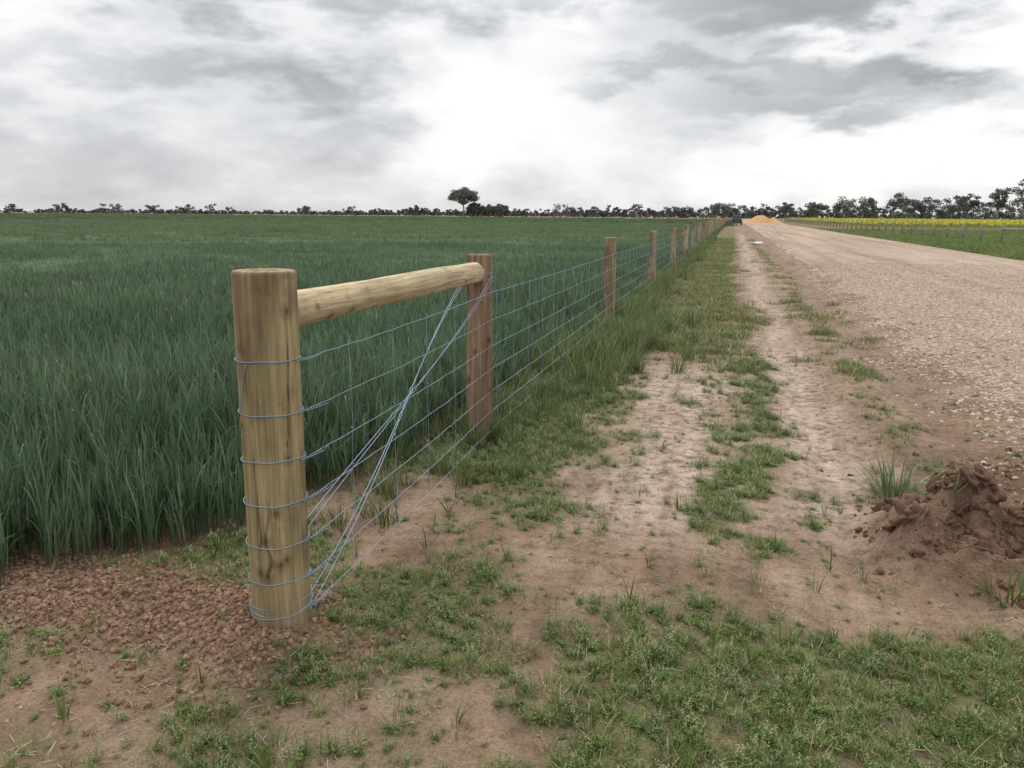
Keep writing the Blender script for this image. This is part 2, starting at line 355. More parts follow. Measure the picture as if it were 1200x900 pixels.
    a=me.color_attributes.new('Col','FLOAT_COLOR','POINT'); Ca=np.ones((len(V),4),np.float32); Ca[:,:3]=np.clip(np.array(C),.01,1); a.data.foreach_set('color',Ca.ravel())
    o=link(D.objects.new(name,me))
    z=(Vector(p1)-Vector(p0)).normalized()
    y=Vector((0,1,0)) if abs(z.z)>.7 else Vector((0,0,1))
    x=y.cross(z).normalized(); y=z.cross(x)
    o.matrix_world=Matrix(((x.x,y.x,z.x,p0[0]),(x.y,y.y,z.y,p0[1]),(x.z,y.z,z.z,p0[2]),(0,0,0,1)))
    return o
fence=link(D.objects.new('post_and_wire_fence',None))
parts=[]
y1,y2=P1[1],P2[1]; X1=P1[0]
parts.append(log('strainer_post',(X1,y1-.003,-.15),(X1,y1-.003,1.312),.106,.104,3,(.46,.335,.185),(.33,.265,.135),(.20,.13,.075),nz=300,knots=12,endcol=(.42,.29,.17),dirt=.55,wa=.28,cracks=8))
parts.append(log('brace_post',(FX,y2,-.1),(FX,y2,1.25),.083,.08,8,(.34,.225,.14),(.24,.155,.093),(.13,.085,.053),knots=7,nth=80,nz=200,endcol=(.25,.18,.11),dirt=.4))
parts.append(log('brace_rail',(X1-.002,y1+.095,1.168),(FX,y2-.075,1.146),.068,.062,5,(.62,.50,.32),(.52,.41,.24),(.34,.25,.145),knots=10,nth=80,nz=340,stain=.7))
postY=[10.96+5.9*i for i in range(0,40)]
for i,y in enumerate(postY):
    tone=.9+.3*rng.rand(); dx=rng.uniform(-.012,.012)
    parts.append(log('line_post_%d'%(i+1),(FX,y,-.1),(FX+dx,y+rng.uniform(-.01,.01),1.2+rng.uniform(-.03,.03)),.078,.074,20+i,tuple(v*tone for v in (.43,.32,.19)),tuple(v*tone for v in (.32,.23,.13)),(.18,.12,.07),nth=40 if i<3 else 14,nz=(110 if i<3 else 30) if i<6 else 12,knots=5 if i<6 else 2))
# wires
m_wire,nt=mat('blue_galvanised_wire'); nt_tc=N(nt,'ShaderNodeNewGeometry'); n=noise(nt,nt_tc.outputs['Position'],25,3,.5)
out(nt,principled(nt,mix(nt,n,(.15,.24,.34),(.34,.44,.54)),.45,.3,.5))
V=[];F=[]
hs=[1.01,.83,.66,.51,.36,.225,.10]
ends=[y1,y2]+postY[:28]
for j,h in enumerate(hs):
    pts=[]
    for k in range(len(ends)-1):
        ya,yb=ends[k],ends[k+1]; n_=24 if k<3 else (8 if k<8 else 3)
        o0=.107 if k==0 else .086; o1=.086
        for q in range(n_):
            f=q/n_; y=ya+(yb-ya)*f
            pts.append((float(fxy(y))+o0+(o1-o0)*f+rng.uniform(-1,1)*.0015*(k<4),y,h-.012*math.sin(math.pi*f)+rng.uniform(-1,1)*.0022*(k<4)))
    tube(V,F,pts,.0017 if j else .002,5)
    pr=.1067; turns=rng.uniform(1.05,1.6); ph=rng.rand()*6; tilt=rng.uniform(-.012,.012); p2_=rng.rand()*6
    ring=[(X1+math.cos(a)*(pr+.001+.0006*math.sin(3*a+ph)),y1-.003+math.sin(a)*(pr+.001),h+tilt*math.cos(a+p2_)+.008*(a/(2*math.pi))+.0015*math.sin(5*a+ph)) for a in np.linspace(0,2*math.pi*turns,90)]
    tube(V,F,ring,.0021,6)
    nt_=rng.randint(4,8)
    tw=[(X1+.108+math.cos(a)*.004,y1+.03+.004*a/1.2,h+math.sin(a)*.004-.001*a/6) for a in np.linspace(0,2*math.pi*nt_,80)]
    tube(V,F,tw,.0017,5)
    e0=tw[-1]; tube(V,F,[e0,(e0[0]+.008,e0[1]+.015,h+rng.uniform(-.012,.01)),(e0[0]+.013,e0[1]+.02,h+rng.uniform(-.02,.012))],.0015,5)
y=y1+.45
while y<90:
    if min(abs(y-e) for e in ends)>.09:
        off=.0875; xx=float(fxy(y))
        tube(V,F,[(xx+off+rng.uniform(-.002,.002)+.0015,y+rng.uniform(-.008,.008),h) for h in hs],.0012,4)
        if y<12:
            for h in hs: 
                tube(V,F,[(xx+off,y-.006,h+.003),(xx+off+.003,y,h),(xx+off,y+.006,h-.003)],.0028,5)
    y+=.45 if y<40 else .9
for s in (1,-1):
    for dz in (.035,-.02):
        pts=[]
        for f in np.linspace(0,1,60):
            z=1.10+dz*.6+(.13-dz-(1.10+dz*.6))*f; yy=y2+(y1-y2)*f
            tw=math.exp(-((f-.5)/.07)**2)
            pts.append((float(fxy(yy))+s*(.088*(1-f)+.109*f)*math.cos(math.pi*f)+.005*math.cos(f*220+dz*60)*tw,yy,z+.005*math.sin(f*220+dz*60)*tw-.02*math.sin(math.pi*f)))
        tube(V,F,pts,.002,6)
for (xx,yy,pr,zc) in ((FX,y2,.085,1.10),(X1,y1,.108,.12)):
    for q in range(2):
        tube(V,F,[(xx+math.cos(a)*pr,yy+math.sin(a)*pr,zc+.022*q+.014*math.sin(a+q)) for a in np.linspace(0,2*math.pi,40)],.002,6)
tube(V,F,[(X1+math.cos(a)*.1085,y1-.003+math.sin(a)*.1085,z) for a,z in zip(np.linspace(-1.75,-2.2,14),np.linspace(1.01,.83,14))],.0018,5)
wires=link(D.objects.new('wires',mkmesh('wires',V,F,[m_wire])))
parts.append(wires)
for p in parts: 
    mw=p.matrix_world.copy(); p.parent=fence; p.matrix_world=mw
# ---------------------------------------------------------------- wheat
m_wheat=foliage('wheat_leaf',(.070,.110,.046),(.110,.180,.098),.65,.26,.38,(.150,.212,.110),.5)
m_wheatf=foliage('wheat_leaf_far_hazed',(.092,.135,.064),(.150,.212,.110),.5,.26,.5,(.20,.25,.13))  # same wheat, colour lightened to paint in haze towards the horizon
def wheat_patch(seed,size,n,hgt,wid,segs,leaves,m):
    rs=np.random.RandomState(seed); V=[];F=[];T=[];Vr=[]
    for i in range(n):
        bx,by=rs.uniform(-.5,.5,2)*size; h=hgt*rs.uniform(.62,1.13); vr=rs.rand()
        la=rs.rand()*6.28
        blade(V,F,T,Vr,(bx,by,0),la,h*.75,wid*.5,rs.uniform(0,.1),rs.uniform(0,.15),max(2,segs-2),0,vr)
        for l in range(leaves):
            f=rs.uniform(.1,.62); a=rs.rand()*6.28
            blade(V,F,T,Vr,(bx,by,h*f*.85),a,h*rs.uniform(.34,.58),wid*rs.uniform(.7,1.2),rs.uniform(.05,.30),rs.uniform(.05,.7)+(1.4 if rs.rand()<.13 else 0),segs,rs.uniform(-.8,.8),min(1,vr*.5+rs.rand()*.5),f)
    return mkmesh('wheat_tuft',V,F,[m],True,{'t':T,'v':Vr})
def field_pts(r0,r1,sp,jit=.5,az0=-68):
    x=np.arange(-r1,-1.6,sp); yv=np.arange(-3 if r0==0 else 0,r1,sp); X,Y=np.meshgrid(x,yv); X=X.ravel();Y=Y.ravel()
    X=X+rng.uniform(-jit,jit,len(X))*sp; Y=Y+rng.uniform(-jit,jit,len(Y))*sp
    r=np.hypot(X,Y); a=np.degrees(np.arctan2(X,Y))
    rr=r+rng.uniform(-1,1,len(r))*(1.2 if r1<40 else 8)*(r>3)
    k=(rr>=r0)&(rr<r1)&(a>az0)&(X<cropx(Y)-.02+.25*(fbm(X*3,Y*3,2,44)-.5)-sp*.15)&(Y<318)
    return X[k],Y[k]
def field(name,r0,r1,sp,srcs,smin=.85,smax=1.12):
    X,Y=field_pts(r0,r1,sp,az0=-80 if r0==0 else -68)
    hn=fbm(X*.7,Y*.7,4,50); hn2=fbm(X*.06,Y*.2,3,51)
    edge=ss(0,.5,cropx(Y)-X)
    sc=(smin+(smax-smin)*hn)*(.93+.14*hn2)*(.72+.28*edge)*rng.uniform(.9,1.1,len(X))
    rot=np.stack([rng.uniform(-.09,.09,len(X)),rng.uniform(-.09,.09,len(X)),rng.uniform(0,6.28,len(X))],-1)
    print(name,len(X))
    return scatter(name,np.stack([X,Y,H(X,Y)-.01],-1),rot,sc,srcs)
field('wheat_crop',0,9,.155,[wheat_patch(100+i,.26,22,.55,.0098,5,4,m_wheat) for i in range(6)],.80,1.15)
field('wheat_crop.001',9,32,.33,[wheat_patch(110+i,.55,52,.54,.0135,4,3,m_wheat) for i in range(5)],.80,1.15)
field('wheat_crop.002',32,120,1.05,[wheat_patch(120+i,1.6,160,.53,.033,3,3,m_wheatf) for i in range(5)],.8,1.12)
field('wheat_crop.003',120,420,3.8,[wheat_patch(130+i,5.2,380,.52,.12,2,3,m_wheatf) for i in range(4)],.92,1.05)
m_can,nt=mat('wheat_canopy'); ge=N(nt,'ShaderNodeNewGeometry'); n1=noise(nt,ge.outputs['Position'],.05,5,.6); n2=noise(nt,ge.outputs['Position'],3,5,.7)
c=mix(nt,n1,(.07,.115,.045),(.12,.175,.08)); c=mix(nt,1.0,c,ramp(nt,n2,[(.3,.5),(.7,1.3)]),'MULTIPLY')
out(nt,principled(nt,c,.8,0,.15,bump(nt,n2,1,.2)))
cx=np.array(sorted(grow(-3.2,-900,.3,1.05,12))+[-3.2,-2.9]); cy=np.array(grow(9,320,.3,1.03,6))
def cz(X,Y): 
    d=np.hypot(X,Y); return -.05+.42*ss(8,20,d)*ss(2.8,4.2,-X)+.03*(fbm(X*.7,Y*.7,3,5)-.5)+.05*ss(60,200,d)
grid('wheat_canopy',cx,cy,cz,[m_can])
# ---------------------------------------------------------------- grasses & weeds
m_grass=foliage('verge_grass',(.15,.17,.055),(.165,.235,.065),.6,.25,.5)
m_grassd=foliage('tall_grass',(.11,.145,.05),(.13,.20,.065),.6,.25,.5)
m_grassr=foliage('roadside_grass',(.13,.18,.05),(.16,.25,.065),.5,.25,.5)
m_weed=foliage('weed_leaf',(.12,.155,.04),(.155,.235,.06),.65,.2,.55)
m_straw=foliage('dry_straw',(.40,.32,.19),(.48,.40,.26),.4,.1,.7)
m_fl=foliage('seed_head',(.42,.43,.24),(.5,.5,.33),.3,.15,.7)
def grass_tuft(seed,n,rad,hmin,hmax,wid,lean=.7,droop=1.0,m=None,dry=.06):
    rs=np.random.RandomState(seed);V=[];F=[];T=[];Vr=[];MI=[]
    for i in range(n):
        a=rs.rand()*6.28; r=rad*math.sqrt(rs.rand())*.6
        f0=len(F); blade(V,F,T,Vr,(math.cos(a)*r,math.sin(a)*r,-.005),a+rs.uniform(-.8,.8),rs.uniform(hmin,hmax),wid*rs.uniform(.6,1.2),rs.uniform(.02,lean),rs.uniform(.2,droop),4,rs.uniform(-.6,.6),rs.rand())
        MI+=[1 if rs.rand()<dry else 0]*(len(F)-f0)
    return mkmesh('grass_tuft',V,F,[m or m_grass,m_straw],True,{'t':T,'v':Vr},MI)
def weed_tuft(seed,n,rad,hgt,leaf,heads=0):
    rs=np.random.RandomState(seed);V=[];F=[];T=[];Vr=[];MI=[]
    for i in range(n):
        a=rs.rand()*6.28; L=rad*rs.uniform(.3,1); hz=hgt*rs.uniform(.3,1)
        f0=len(F); blade(V,F,T,Vr,(0,0,0),a,math.hypot(L,hz),.0018,math.atan2(L,hz)*.6,math.atan2(L,hz)*.7,3,0,.5); MI+=[0]*(len(F)-f0)
        for l in range(rs.randint(5,10)):
            f=rs.uniform(.2,1); p=np.array([math.cos(a)*L*f,math.sin(a)*L*f,hz*math.sin(f*1.5)])+rs.uniform(-.006,.006,3)
            b=rs.rand()*6.28; s=leaf*rs.uniform(.5,1.4); tl=rs.uniform(-.3,.9)
            u=np.array([math.cos(b)*math.cos(tl),math.sin(b)*math.cos(tl),math.sin(tl)])*s; v=np.array([-math.sin(b),math.cos(b),rs.uniform(-.3,.3)])*s*.27
            n0=len(V); V+= [p,p+u*.35+v,p+u*.8+v*.7,p+u,p+u*.8-v*.7,p+u*.35-v]; T+=[.3,.6,.8,1,.8,.6]; vv=rs.rand(); Vr+=[vv]*6
            F.append((n0,n0+1,n0+2,n0+3,n0+4,n0+5)); MI.append(0)
    for i in range(heads):
        a=rs.rand()*6.28; r=rad*rs.rand()*.7; hz=hgt*rs.uniform(1.2,1.9); az_=rs.rand()*6.28
        f0=len(F); blade(V,F,T,Vr,(math.cos(a)*r,math.sin(a)*r,0),az_,hz,.0016,.1,.3,3); MI+=[0]*(len(F)-f0)
        for l in range(5):
            p=np.array([math.cos(a)*r,math.sin(a)*r,hz*(.74+.24*l/5)])+np.array([math.cos(az_),math.sin(az_),0])*hz*.22+rs.uniform(-.004,.004,3)
            s=.0022; n0=len(V); V+=[p+np.array(d)*s for d in ((1,0,0),(0,1,0),(-1,0,0),(0,-1,0),(0,0,1.2),(0,0,-1.2))]; T+=[.5]*6; Vr+=[rs.rand()]*6
            for q in range(4): F.append((n0+q,n0+(q+1)%4,n0+4)); F.append((n0+(q+1)%4,n0+q,n0+5)); MI+=[1,1]
    return mkmesh('weed_tuft',V,F,[m_weed,m_fl],True,{'t':T,'v':Vr},MI)
def rej(n,x0,x1,ya,yb,f):
    X=rng.uniform(x0,x1,n);Y=rng.uniform(ya,yb,n); k=rng.rand(n)<f(X,Y); return X[k],Y[k]
def rots(n,t=.15): return np.stack([rng.uniform(-t,t,n),rng.uniform(-t,t,n),rng.uniform(0,6.28,n)],-1)
notcrop=lambda X,Y: (X>cropx(Y)-.1)
weeds=[weed_tuft(200+i,14,.05,.026,.0085,0) for i in range(3)]+[weed_tuft(210+i,12,.045,.04,.008,6) for i in range(3)]+[grass_tuft(220+i,28,.055,.025,.075,.0026,1.1,1.2,None,.14) for i in range(6)]
X,Y=rej(26000,-3.6,3.2,.6,4.2,lambda X,Y: gmask(X,Y)**1.25*notcrop(X,Y)*.95)
n_=len(X); print('weeds',n_)
scatter('ground_weeds',np.stack([X,Y,Zall(X,Y)-.004],-1),rots(n_),rng.uniform(.4,1.2,n_)*(.6+.65*fbm(X*3,Y*3,2,71)),weeds)
X,Y=rej(30000,-2.4,2.6,4.2,10,lambda X,Y: gmask(X,Y)**1.25*notcrop(X,Y)*np.clip(6/Y,.3,1))
n_=len(X); print('weeds2',n_)
scatter('ground_weeds.001',np.stack([X,Y,Zall(X,Y)-.004],-1),rots(n_),rng.uniform(.45,1.2,n_),weeds)
X,Y=rej(18000,-3.6,2.2,.5,10,lambda X,Y: .4*notcrop(X,Y)*fbm(X*3,Y*3,3,72)*1.2*(1-np.clip(bermf(X,Y)*2,0,1)))
n_=len(X)
scatter('sparse_seedlings',np.stack([X,Y,Zall(X,Y)-.004],-1),rots(n_),rng.uniform(.2,.6,n_),weeds)
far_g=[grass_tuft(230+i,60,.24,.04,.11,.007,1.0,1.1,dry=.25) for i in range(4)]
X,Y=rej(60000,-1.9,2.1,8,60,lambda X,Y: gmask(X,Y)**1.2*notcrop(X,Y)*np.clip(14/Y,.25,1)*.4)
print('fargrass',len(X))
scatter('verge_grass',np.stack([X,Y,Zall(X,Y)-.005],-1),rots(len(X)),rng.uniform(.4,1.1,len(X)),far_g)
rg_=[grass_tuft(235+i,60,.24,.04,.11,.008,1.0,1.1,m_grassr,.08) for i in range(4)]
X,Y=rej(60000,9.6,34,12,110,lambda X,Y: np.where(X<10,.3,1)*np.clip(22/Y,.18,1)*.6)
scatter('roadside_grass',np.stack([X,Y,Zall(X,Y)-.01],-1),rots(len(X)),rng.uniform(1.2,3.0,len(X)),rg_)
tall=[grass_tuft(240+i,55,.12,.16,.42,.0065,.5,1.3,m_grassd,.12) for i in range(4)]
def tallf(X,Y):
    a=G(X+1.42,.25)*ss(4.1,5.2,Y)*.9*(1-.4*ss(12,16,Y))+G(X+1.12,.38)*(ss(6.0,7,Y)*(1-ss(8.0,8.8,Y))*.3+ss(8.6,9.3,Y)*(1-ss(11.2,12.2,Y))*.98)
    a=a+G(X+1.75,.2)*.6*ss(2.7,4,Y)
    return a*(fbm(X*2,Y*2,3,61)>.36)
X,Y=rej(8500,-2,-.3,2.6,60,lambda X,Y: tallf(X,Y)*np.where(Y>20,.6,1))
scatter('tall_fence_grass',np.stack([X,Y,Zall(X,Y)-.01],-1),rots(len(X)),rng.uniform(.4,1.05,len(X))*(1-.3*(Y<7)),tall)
sprout=[grass_tuft(250+i,7,.02,.05,.16,.006,.7,1.2,m_weed,0) for i in range(4)]
S=[(-1.14,2.52),(-1.05,2.1),(-.3,2.95),(-.72,2.62),(-.85,2.32),(-.1,2.3),(.45,2.1),(.1,2.9),(.6,2.7)]
S=np.array(S+[(rng.uniform(-3,1.5),rng.uniform(1.2,4.4)) for _ in range(90)])
scatter('grass_sprouts',np.stack([S[:,0],S[:,1],Zall(S[:,0],S[:,1])-.003],-1),rots(len(S),.3),rng.uniform(.4,1.2,len(S)),sprout)
m_gw=foliage('weed_grey_green',(.15,.19,.10),(.21,.27,.15),.4,.2,.5)
wp=link(D.objects.new('weed_plant',grass_tuft(261,90,.17,.12,.36,.012,1.1,.9,m_gw,.05))); wp.location=(.93,4.62,float(H(.93,4.62))-.02)
wp2=link(D.objects.new('weed_plant',grass_tuft(262,60,.14,.06,.16,.008,1.1,.9,m_weed,.03))); wp2.location=(1.15,3.42,float(H(1.15,3.42))-.01)
def straw(seed):
    rs=np.random.RandomState(seed);V=[];F=[];T=[];Vr=[]
    for i in range(5):
        x,y=rs.uniform(-.08,.08,2); blade(V,F,T,Vr,(x,y,.004+.004*rs.rand()),rs.rand()*6.28,rs.uniform(.02,.07),.0028,1.5,.15,2,0,rs.rand())
    return mkmesh('straw',V,F,[m_straw],True,{'t':T,'v':Vr})
X,Y=rej(3200,-3.5,3,.5,9,lambda X,Y: .55*notcrop(X,Y)*fbm(X*2,Y*2,3,77)*1.3)
scatter('straw_litter',np.stack([X,Y,Zall(X,Y)+.002],-1),rots(len(X),.05),rng.uniform(.5,1.1,len(X)),[straw(300+i) for i in range(4)])
# ---------------------------------------------------------------- stones / clods
def rockmat(name,c0,c1,c2):
    m,nt=mat(name); oi=N(nt,'ShaderNodeObjectInfo'); ge=N(nt,'ShaderNodeNewGeometry'); n=noise(nt,ge.outputs['Position'],160,4,.6)
    c=ramp(nt,oi.outputs['Random'],[(0,c0),(.5,c1),(1,c2)]); c=mix(nt,1.0,c,ramp(nt,n,[(.3,.75),(.7,1.2)]),'MULTIPLY')
    out(nt,principled(nt,c,.95,0,.1,bump(nt,n,.6,.002))); return m
m_clod=rockmat('clod_soil',(.20,.115,.072),(.27,.165,.11),(.35,.235,.165))
m_sclod=rockmat('pale_clod_soil',(.24,.165,.11),(.33,.235,.17),(.44,.34,.26))
m_dclod=rockmat('dug_clod_soil',(.11,.066,.044),(.16,.098,.066),(.24,.155,.108))
m_stone=rockmat('gravel_stone',(.30,.21,.155),(.46,.355,.275),(.64,.54,.45))
def rock(seed,m,ang=.35,flat=.7,sub=3):
    bm=bmesh.new(); bmesh.ops.create_icosphere(bm,subdivisions=sub,radius=1); rs=np.random.RandomState(seed)
    dirs=rs.normal(size=(9,3)); dirs/=np.linalg.norm(dirs,axis=1,keepdims=True); offs=rs.uniform(.55,.9,9)
    ph=rs.uniform(0,6,6)
    for v in bm.verts:
        p=np.array(v.co); 
        for d,o in zip(dirs,offs):
            k=p@d
            if k>o: p=p-d*(k-o)*.85
        p=p*(1+ang*.35*(math.sin(p[0]*4+ph[0])*math.sin(p[1]*5+ph[1])+.5*math.sin(p[2]*9+ph[2]+p[0]*7)))
        v.co=(p[0],p[1]*.85,p[2]*flat)
    me=D.meshes.new('rock'); bm.to_mesh(me); bm.free(); me.materials.append(m)
    me.polygons.foreach_set('use_smooth',[sub>2]*len(me.polygons)); return me
def rr3(n): return rng.uniform(0,6.28,(n,3))
X,Y=rej(34000,-3.6,-1.0,1.6,3.4,lambda X,Y: np.clip(moundf(X,Y)*1.1+G(np.hypot(X+1.36,Y-2.34),.28)*.4,0,1))
k=np.hypot(X-P1[0],Y-P1[1])>.11; X=X[k];Y=Y[k]
sc=.003+.013*rng.rand(len(X))**2.8
scatter('soil_clods',np.stack([X,Y,Zall(X,Y)+sc*.3],-1),rr3(len(X)),sc,[rock(i,m_clod,.6,.8,2) for i in range(4)])
X,Y=rej(30000,.4,3.6,3.3,6.2,lambda X,Y: np.clip(bermf(X,Y)*.9+berm2(X,Y)*.6,0,1)*(fbm(X*6,Y*6,3,95)>.40)+.004)
sc=.004+.028*rng.rand(len(X))**3.5
scatter('dug_soil_clods',np.stack([X,Y,Zall(X,Y)-sc*.1],-1),rr3(len(X)),sc,[rock(10+i,m_dclod,.8,.75) for i in range(5)])
X=rng.uniform(.82,2.6,60); Y=3.93+rng.normal(0,.17,60); sc=rng.uniform(.025,.08,60)
scatter('dug_soil_lumps',np.stack([X,Y,Zall(X,Y)-sc*.25],-1),rr3(60),sc,[rock(15+i,m_dclod,1.2,.75,4) for i in range(5)])
X,Y=rej(14000,-3,2.2,1.2,14,lambda X,Y: .35*notcrop(X,Y)*(fbm(X*1.5,Y*1.5,3,88)>.5)+.12)
k=X>cropx(Y); X=X[k];Y=Y[k]; sc=.002+.008*rng.rand(len(X))**3
scatter('small_clods',np.stack([X,Y,Zall(X,Y)+sc*.1],-1),rr3(len(X)),sc,[rock(20+i,m_sclod,.6,.8,2) for i in range(3)])
st=[rock(30+i,m_stone,.25,.6,2) for i in range(5)]
X,Y=rej(170000,1.4,7,4.5,26,lambda X,Y: (ss(1.5,2.4,X+.8*(fbm(X*2,Y*2,3,93)-.5))*(1-.5*ss(3.4,5,X))+.015)*np.clip(9/Y,.3,1))
sc=.004+.024*rng.rand(len(X))**3.0
print('stones',len(X))
scatter('gravel_stones',np.stack([X,Y,Zall(X,Y)-sc*.05],-1),rots(len(X),.4),sc,st)
X,Y=rej(20000,2.2,9.6,12,60,lambda X,Y: np.clip(18/Y,.2,1)*.8)
sc=.008+.022*rng.rand(len(X))**3
scatter('gravel_stones.001',np.stack([X,Y,Zall(X,Y)-sc*.1],-1),rots(len(X),.4),sc,st)
# ---------------------------------------------------------------- trees
m_leafd=foliage('hazed_distant_leaves',(.105,.120,.105),(.155,.172,.145),.5,.15,.8,None,.1)  # greyed, lightened leaf colour: aerial haze is painted into it
m_bark=rockmat('bark',(.20,.18,.16),(.24,.22,.19),(.28,.26,.23))
def tree(rs,V,F,T,Vr,MI,pos,h,cr,ncl,nlf,ls,trunkf=.4,dome=0):
    px,py,pz=pos; top=np.array([px+rs.uniform(-.05,.05)*h,py,pz+h*trunkf])
    def tb(a,b,r0,r1):
        f0=len(F); n0=len(V); mid=(np.array(a)+np.array(b))/2+rs.uniform(-.02,.02,3)*h
        tube(V,F,[a,mid,b],[r0,(r0+r1)/2,r1],5); T.extend([.5]*(len(V)-n0)); Vr.extend([.5]*(len(V)-n0)); MI.extend([1]*(len(F)-f0))
    tb((px,py,pz-.2),top,h*.028,h*.02)
    for c in range(ncl):
        a=rs.rand()*6.28; rr=cr*math.sqrt(rs.rand())*.85
        zt=math.sqrt(max(0,1-(rr/cr)**2)); zz=pz+h*(trunkf+.08+(.86-trunkf-.08)*(zt*rs.uniform(.35,1) if dome else rs.rand()*(1-.35*(rr/cr)**2)))
        cc=np.array([px+math.cos(a)*rr,py+math.sin(a)*rr,zz]); tb(top,cc,h*.014,h*.004)
        R_=cr*rs.uniform(.25,.42)*(.8 if dome else 1)
        n=int(nlf/ncl); d=rs.normal(size=(n,3)); d/=np.linalg.norm(d,axis=1,keepdims=True); d*= (rs.rand(n,1)**.4)*np.array([R_,R_,R_*.6])
        br=rs.rand()
        for q in range(n):
            p=cc+d[q]; u=rs.normal(size=3); u/=np.linalg.norm(u); v=np.cross(u,rs.normal(size=3)); v/=np.linalg.norm(v)+1e-6
            s=ls*rs.uniform(.5,1.2); n0=len(V); V.extend([p-u*s,p+v*s*.45,p+u*s,p-v*s*.45]); F.append((n0,n0+1,n0+2,n0+3)); MI.append(0)
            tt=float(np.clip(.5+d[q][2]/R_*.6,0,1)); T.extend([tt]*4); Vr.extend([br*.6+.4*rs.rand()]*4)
def treeobj(name,fn):
    V=[];F=[];T=[];Vr=[];MI=[]; fn(V,F,T,Vr,MI)
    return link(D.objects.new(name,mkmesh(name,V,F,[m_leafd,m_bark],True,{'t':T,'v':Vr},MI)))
def pol(az_,d): a=math.radians(az_); return (math.sin(a)*d,math.cos(a)*d,0)
rs=np.random.RandomState(5)
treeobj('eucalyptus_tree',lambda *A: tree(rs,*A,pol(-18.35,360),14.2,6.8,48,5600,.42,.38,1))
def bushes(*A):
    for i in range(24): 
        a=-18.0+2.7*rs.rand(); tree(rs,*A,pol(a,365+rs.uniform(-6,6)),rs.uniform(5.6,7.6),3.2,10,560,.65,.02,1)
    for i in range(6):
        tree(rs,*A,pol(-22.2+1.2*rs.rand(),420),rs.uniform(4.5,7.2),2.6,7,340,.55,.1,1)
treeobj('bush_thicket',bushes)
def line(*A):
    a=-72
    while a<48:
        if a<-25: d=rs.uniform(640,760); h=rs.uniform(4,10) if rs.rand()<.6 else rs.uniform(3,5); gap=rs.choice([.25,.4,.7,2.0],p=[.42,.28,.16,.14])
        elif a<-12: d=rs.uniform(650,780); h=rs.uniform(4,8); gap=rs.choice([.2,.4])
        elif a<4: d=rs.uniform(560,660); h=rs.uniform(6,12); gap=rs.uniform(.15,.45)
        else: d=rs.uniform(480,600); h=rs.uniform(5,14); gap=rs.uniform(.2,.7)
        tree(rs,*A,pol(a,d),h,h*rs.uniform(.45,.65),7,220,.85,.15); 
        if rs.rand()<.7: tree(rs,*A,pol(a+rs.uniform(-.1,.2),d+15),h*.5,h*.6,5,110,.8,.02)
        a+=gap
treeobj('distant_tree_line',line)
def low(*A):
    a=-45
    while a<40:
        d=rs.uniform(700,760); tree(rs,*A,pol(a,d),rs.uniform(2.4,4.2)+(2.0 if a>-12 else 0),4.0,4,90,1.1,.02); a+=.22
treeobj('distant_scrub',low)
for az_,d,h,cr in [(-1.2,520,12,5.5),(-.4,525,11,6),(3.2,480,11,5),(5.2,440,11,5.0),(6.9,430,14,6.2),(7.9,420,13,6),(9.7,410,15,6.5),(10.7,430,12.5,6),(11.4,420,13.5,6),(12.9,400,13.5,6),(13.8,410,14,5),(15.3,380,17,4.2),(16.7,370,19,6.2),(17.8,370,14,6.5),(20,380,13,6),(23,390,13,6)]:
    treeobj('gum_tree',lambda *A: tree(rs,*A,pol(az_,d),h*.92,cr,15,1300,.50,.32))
# ---------------------------------------------------------------- distant fences, canola, sand pile, car, bag
m_dp=rockmat('weathered_timber',(.20,.17,.13),(.25,.21,.16),(.3,.25,.19))
def dfence(name,pts,h,r,wires_h,rails=None):
    V=[];F=[]
    for x,y in pts:
        hh=h*rng.uniform(.92,1.06); tube(V,F,[(x,y,-.1),(x+rng.uniform(-.02,.02),y,hh*.5),(x+rng.uniform(-.04,.04),y,hh)],[r,r,r*.92],7)
    for wh in wires_h: tube(V,F,[(x,y,wh) for x,y in pts],.004,4)
    if rails:
        for a,b in rails: tube(V,F,[a,tuple((p+q)/2 for p,q in zip(a,b)),b],.055,7)
    return link(D.objects.new(name,mkmesh(name,V,F,[m_dp])))
dfence('roadside_wire_fence',[(15.3,20+4.3*i) for i in range(60)],1.2,.085,(1.0,.75,.5,.25),[((15.3,50.1,.9),(15.3,54.4,.9)),((15.3,50.1,.9),(17.8,51,.9))])
dfence('paddock_fence',[(-520+11*i,322+3*math.sin(i)) for i in range(48)],1.7,.11,(1.2,.8))
dfence('paddock_fence',[(-140+9*i,150+1.1*i) for i in range(15)],1.45,.06,(1.1,))
dfence('paddock_fence',[(17+6*i,118) for i in range(40)],1.1,.07,(1.0,.6))
m_can2=foliage('canola_flower',(.20,.26,.05),(.60,.55,.08),.3,.2,.6)
def canola(seed):
    rs2=np.random.RandomState(seed);V=[];F=[];T=[];Vr=[]
    for i in range(160):
        x,y=rs2.uniform(-1.6,1.6,2); z=rs2.uniform(.3,1.0); s=.13; u=rs2.normal(size=3)*s; v=rs2.normal(size=3)*s; n0=len(V); p=np.array([x,y,z])
        V+=[p,p+u,p+v]; T+=[float(z>.66)]*3; Vr+=[rs2.rand()]*3; F.append((n0,n0+1,n0+2))
    return mkmesh('canola_tuft',V,F,[m_can2],False,{'t':T,'v':Vr})
X,Y=np.meshgrid(np.arange(20,330,2.8),np.arange(125,330,2.8)); X=X.ravel();Y=Y.ravel(); k=X<Y*.62+20; X=X[k]+rng.uniform(-.8,.8,k.sum());Y=Y[k]
scatter('canola_crop',np.stack([X,Y,0*X],-1),rots(len(X),.02),rng.uniform(.85,1.1,len(X)),[canola(400+i) for i in range(3)])
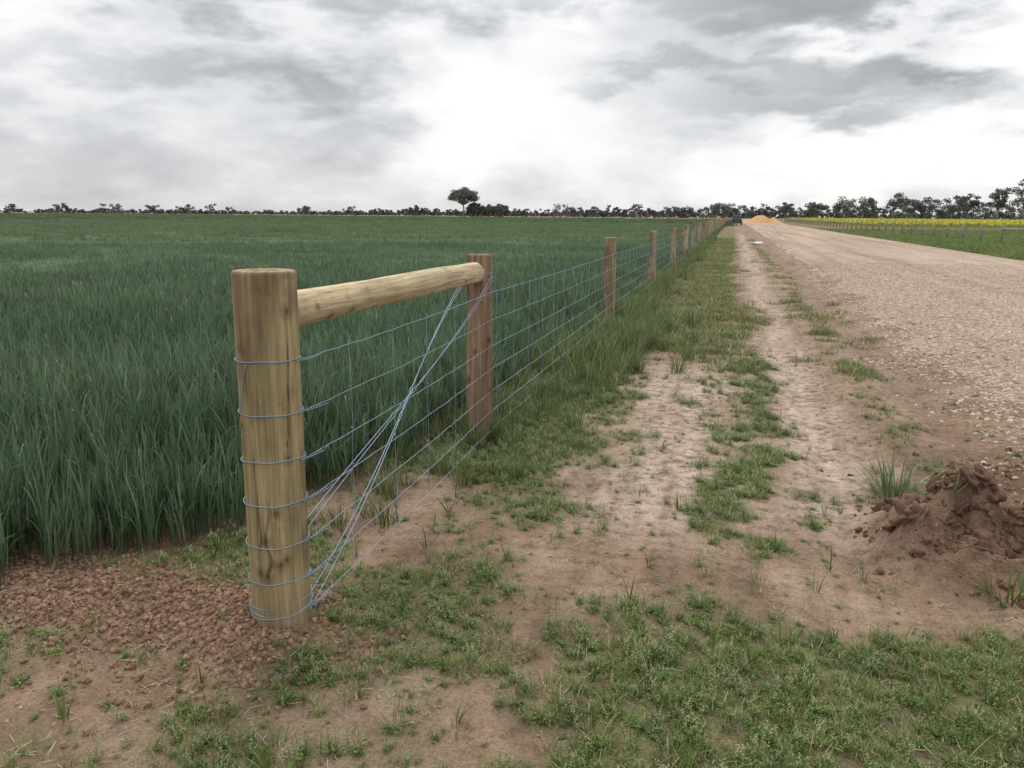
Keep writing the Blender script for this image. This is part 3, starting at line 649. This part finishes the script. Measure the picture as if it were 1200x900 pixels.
m_sand,nt=mat('orange_sand'); ge=N(nt,'ShaderNodeNewGeometry'); n=noise(nt,ge.outputs['Position'],1.5,5,.6); out(nt,principled(nt,mix(nt,n,(.46,.27,.12),(.60,.39,.19)),.95,0,.1,bump(nt,n,.6,.2)))
def pz(X,Y):
    r=np.hypot((X-5.0)/3.0,(Y-172)/3.6); r2=np.hypot((X-7.6)/2.0,(Y-175)/3); z=np.maximum(2.0*(1-r),1.2*(1-r2)); return np.clip(z,-.3,1.6)+.35*(fbm(X*.9,Y*.9,3,90)-.5)+.18
grid('sand_pile',np.linspace(1.6,10,60),np.linspace(167.5,179,60),pz,[m_sand])
def simple(name,c,rough=.4,metal=0): m,nt=mat(name); tc=N(nt,'ShaderNodeTexCoord'); n=noise(nt,tc.outputs['Object'],4,3); out(nt,principled(nt,mix(nt,n,tuple(v*.85 for v in c),tuple(min(1,v*1.1) for v in c)),rough,metal,.5)); return m
mcar=simple('car_paint_dark',(.035,.045,.06),.3); mgl=simple('car_glass',(.02,.025,.03),.1); mty=simple('tyre',(.02,.02,.02),.9); mrd=simple('tail_lamp',(.4,.02,.02),.3)
car=link(D.objects.new('parked_car',None)); car.location=(.4,150,0)
def part(name,V,F,m,bev=0):
    me=mkmesh(name,V,F,[m],False); o=link(D.objects.new(name,me)); o.parent=car
    if bev: b=o.modifiers.new('b','BEVEL'); b.width=bev; b.segments=2
    return o
def loft(secs):
    V=[];F=[]
    for y,w0,w1,z0,z1 in secs: V+=[(-w0,y,z0),(w0,y,z0),(w1,y,z1),(-w1,y,z1)]
    for i in range(len(secs)-1):
        for k in range(4): F.append((i*4+k,i*4+(k+1)%4,i*4+4+(k+1)%4,i*4+4+k))
    F.append((3,2,1,0)); n=len(V); F.append((n-4,n-3,n-2,n-1)); return V,F
part('body',*loft([(-2.3,.86,.84,.42,.98),(-2.2,.92,.90,.35,1.02),(1.1,.93,.90,.33,1.03),(2.1,.90,.82,.36,.92),(2.35,.8,.74,.42,.78)]),mcar,.05)
part('cabin',*loft([(-2.15,.86,.80,1.02,1.06),(-1.85,.84,.68,1.02,1.68),(.2,.84,.68,1.02,1.70),(1.0,.82,.78,1.02,1.06)]),mcar,.04)
part('rear_window',[(-.66,-2.11,1.16),(.66,-2.11,1.16),(.56,-1.91,1.6),(-.56,-1.91,1.6)],[(0,1,2,3)],mgl)
for s in (-1,1): part('side_window',[(s*.85,-1.7,1.1),(s*.845,.6,1.1),(s*.72,.15,1.6),(s*.72,-1.65,1.6)],[(0,1,2,3)],mgl); part('tail_lamp',*loft([(-2.33,.09,.09,.7,.95),(-2.2,.09,.09,.7,.95)]),mrd).location=(s*.76,0,0)
part('windscreen',[(-.74,.95,1.1),(.74,.95,1.1),(.62,.3,1.65),(-.62,.3,1.65)],[(0,1,2,3)],mgl)
for s in (-1,1):
    for y in (-1.4,1.4):
        V=[];F=[]; tube(V,F,[(s*.72,y,.34),(s*.94,y,.34)],.34,20); part('wheel',V,F,mty)
mb=simple('white_plastic',(.75,.75,.73),.5); me=rock(77,mb,.5,.45,3); o=link(D.objects.new('white_bag',me)); o.location=(1.25,46,.1); o.scale=(.32,.22,.22)
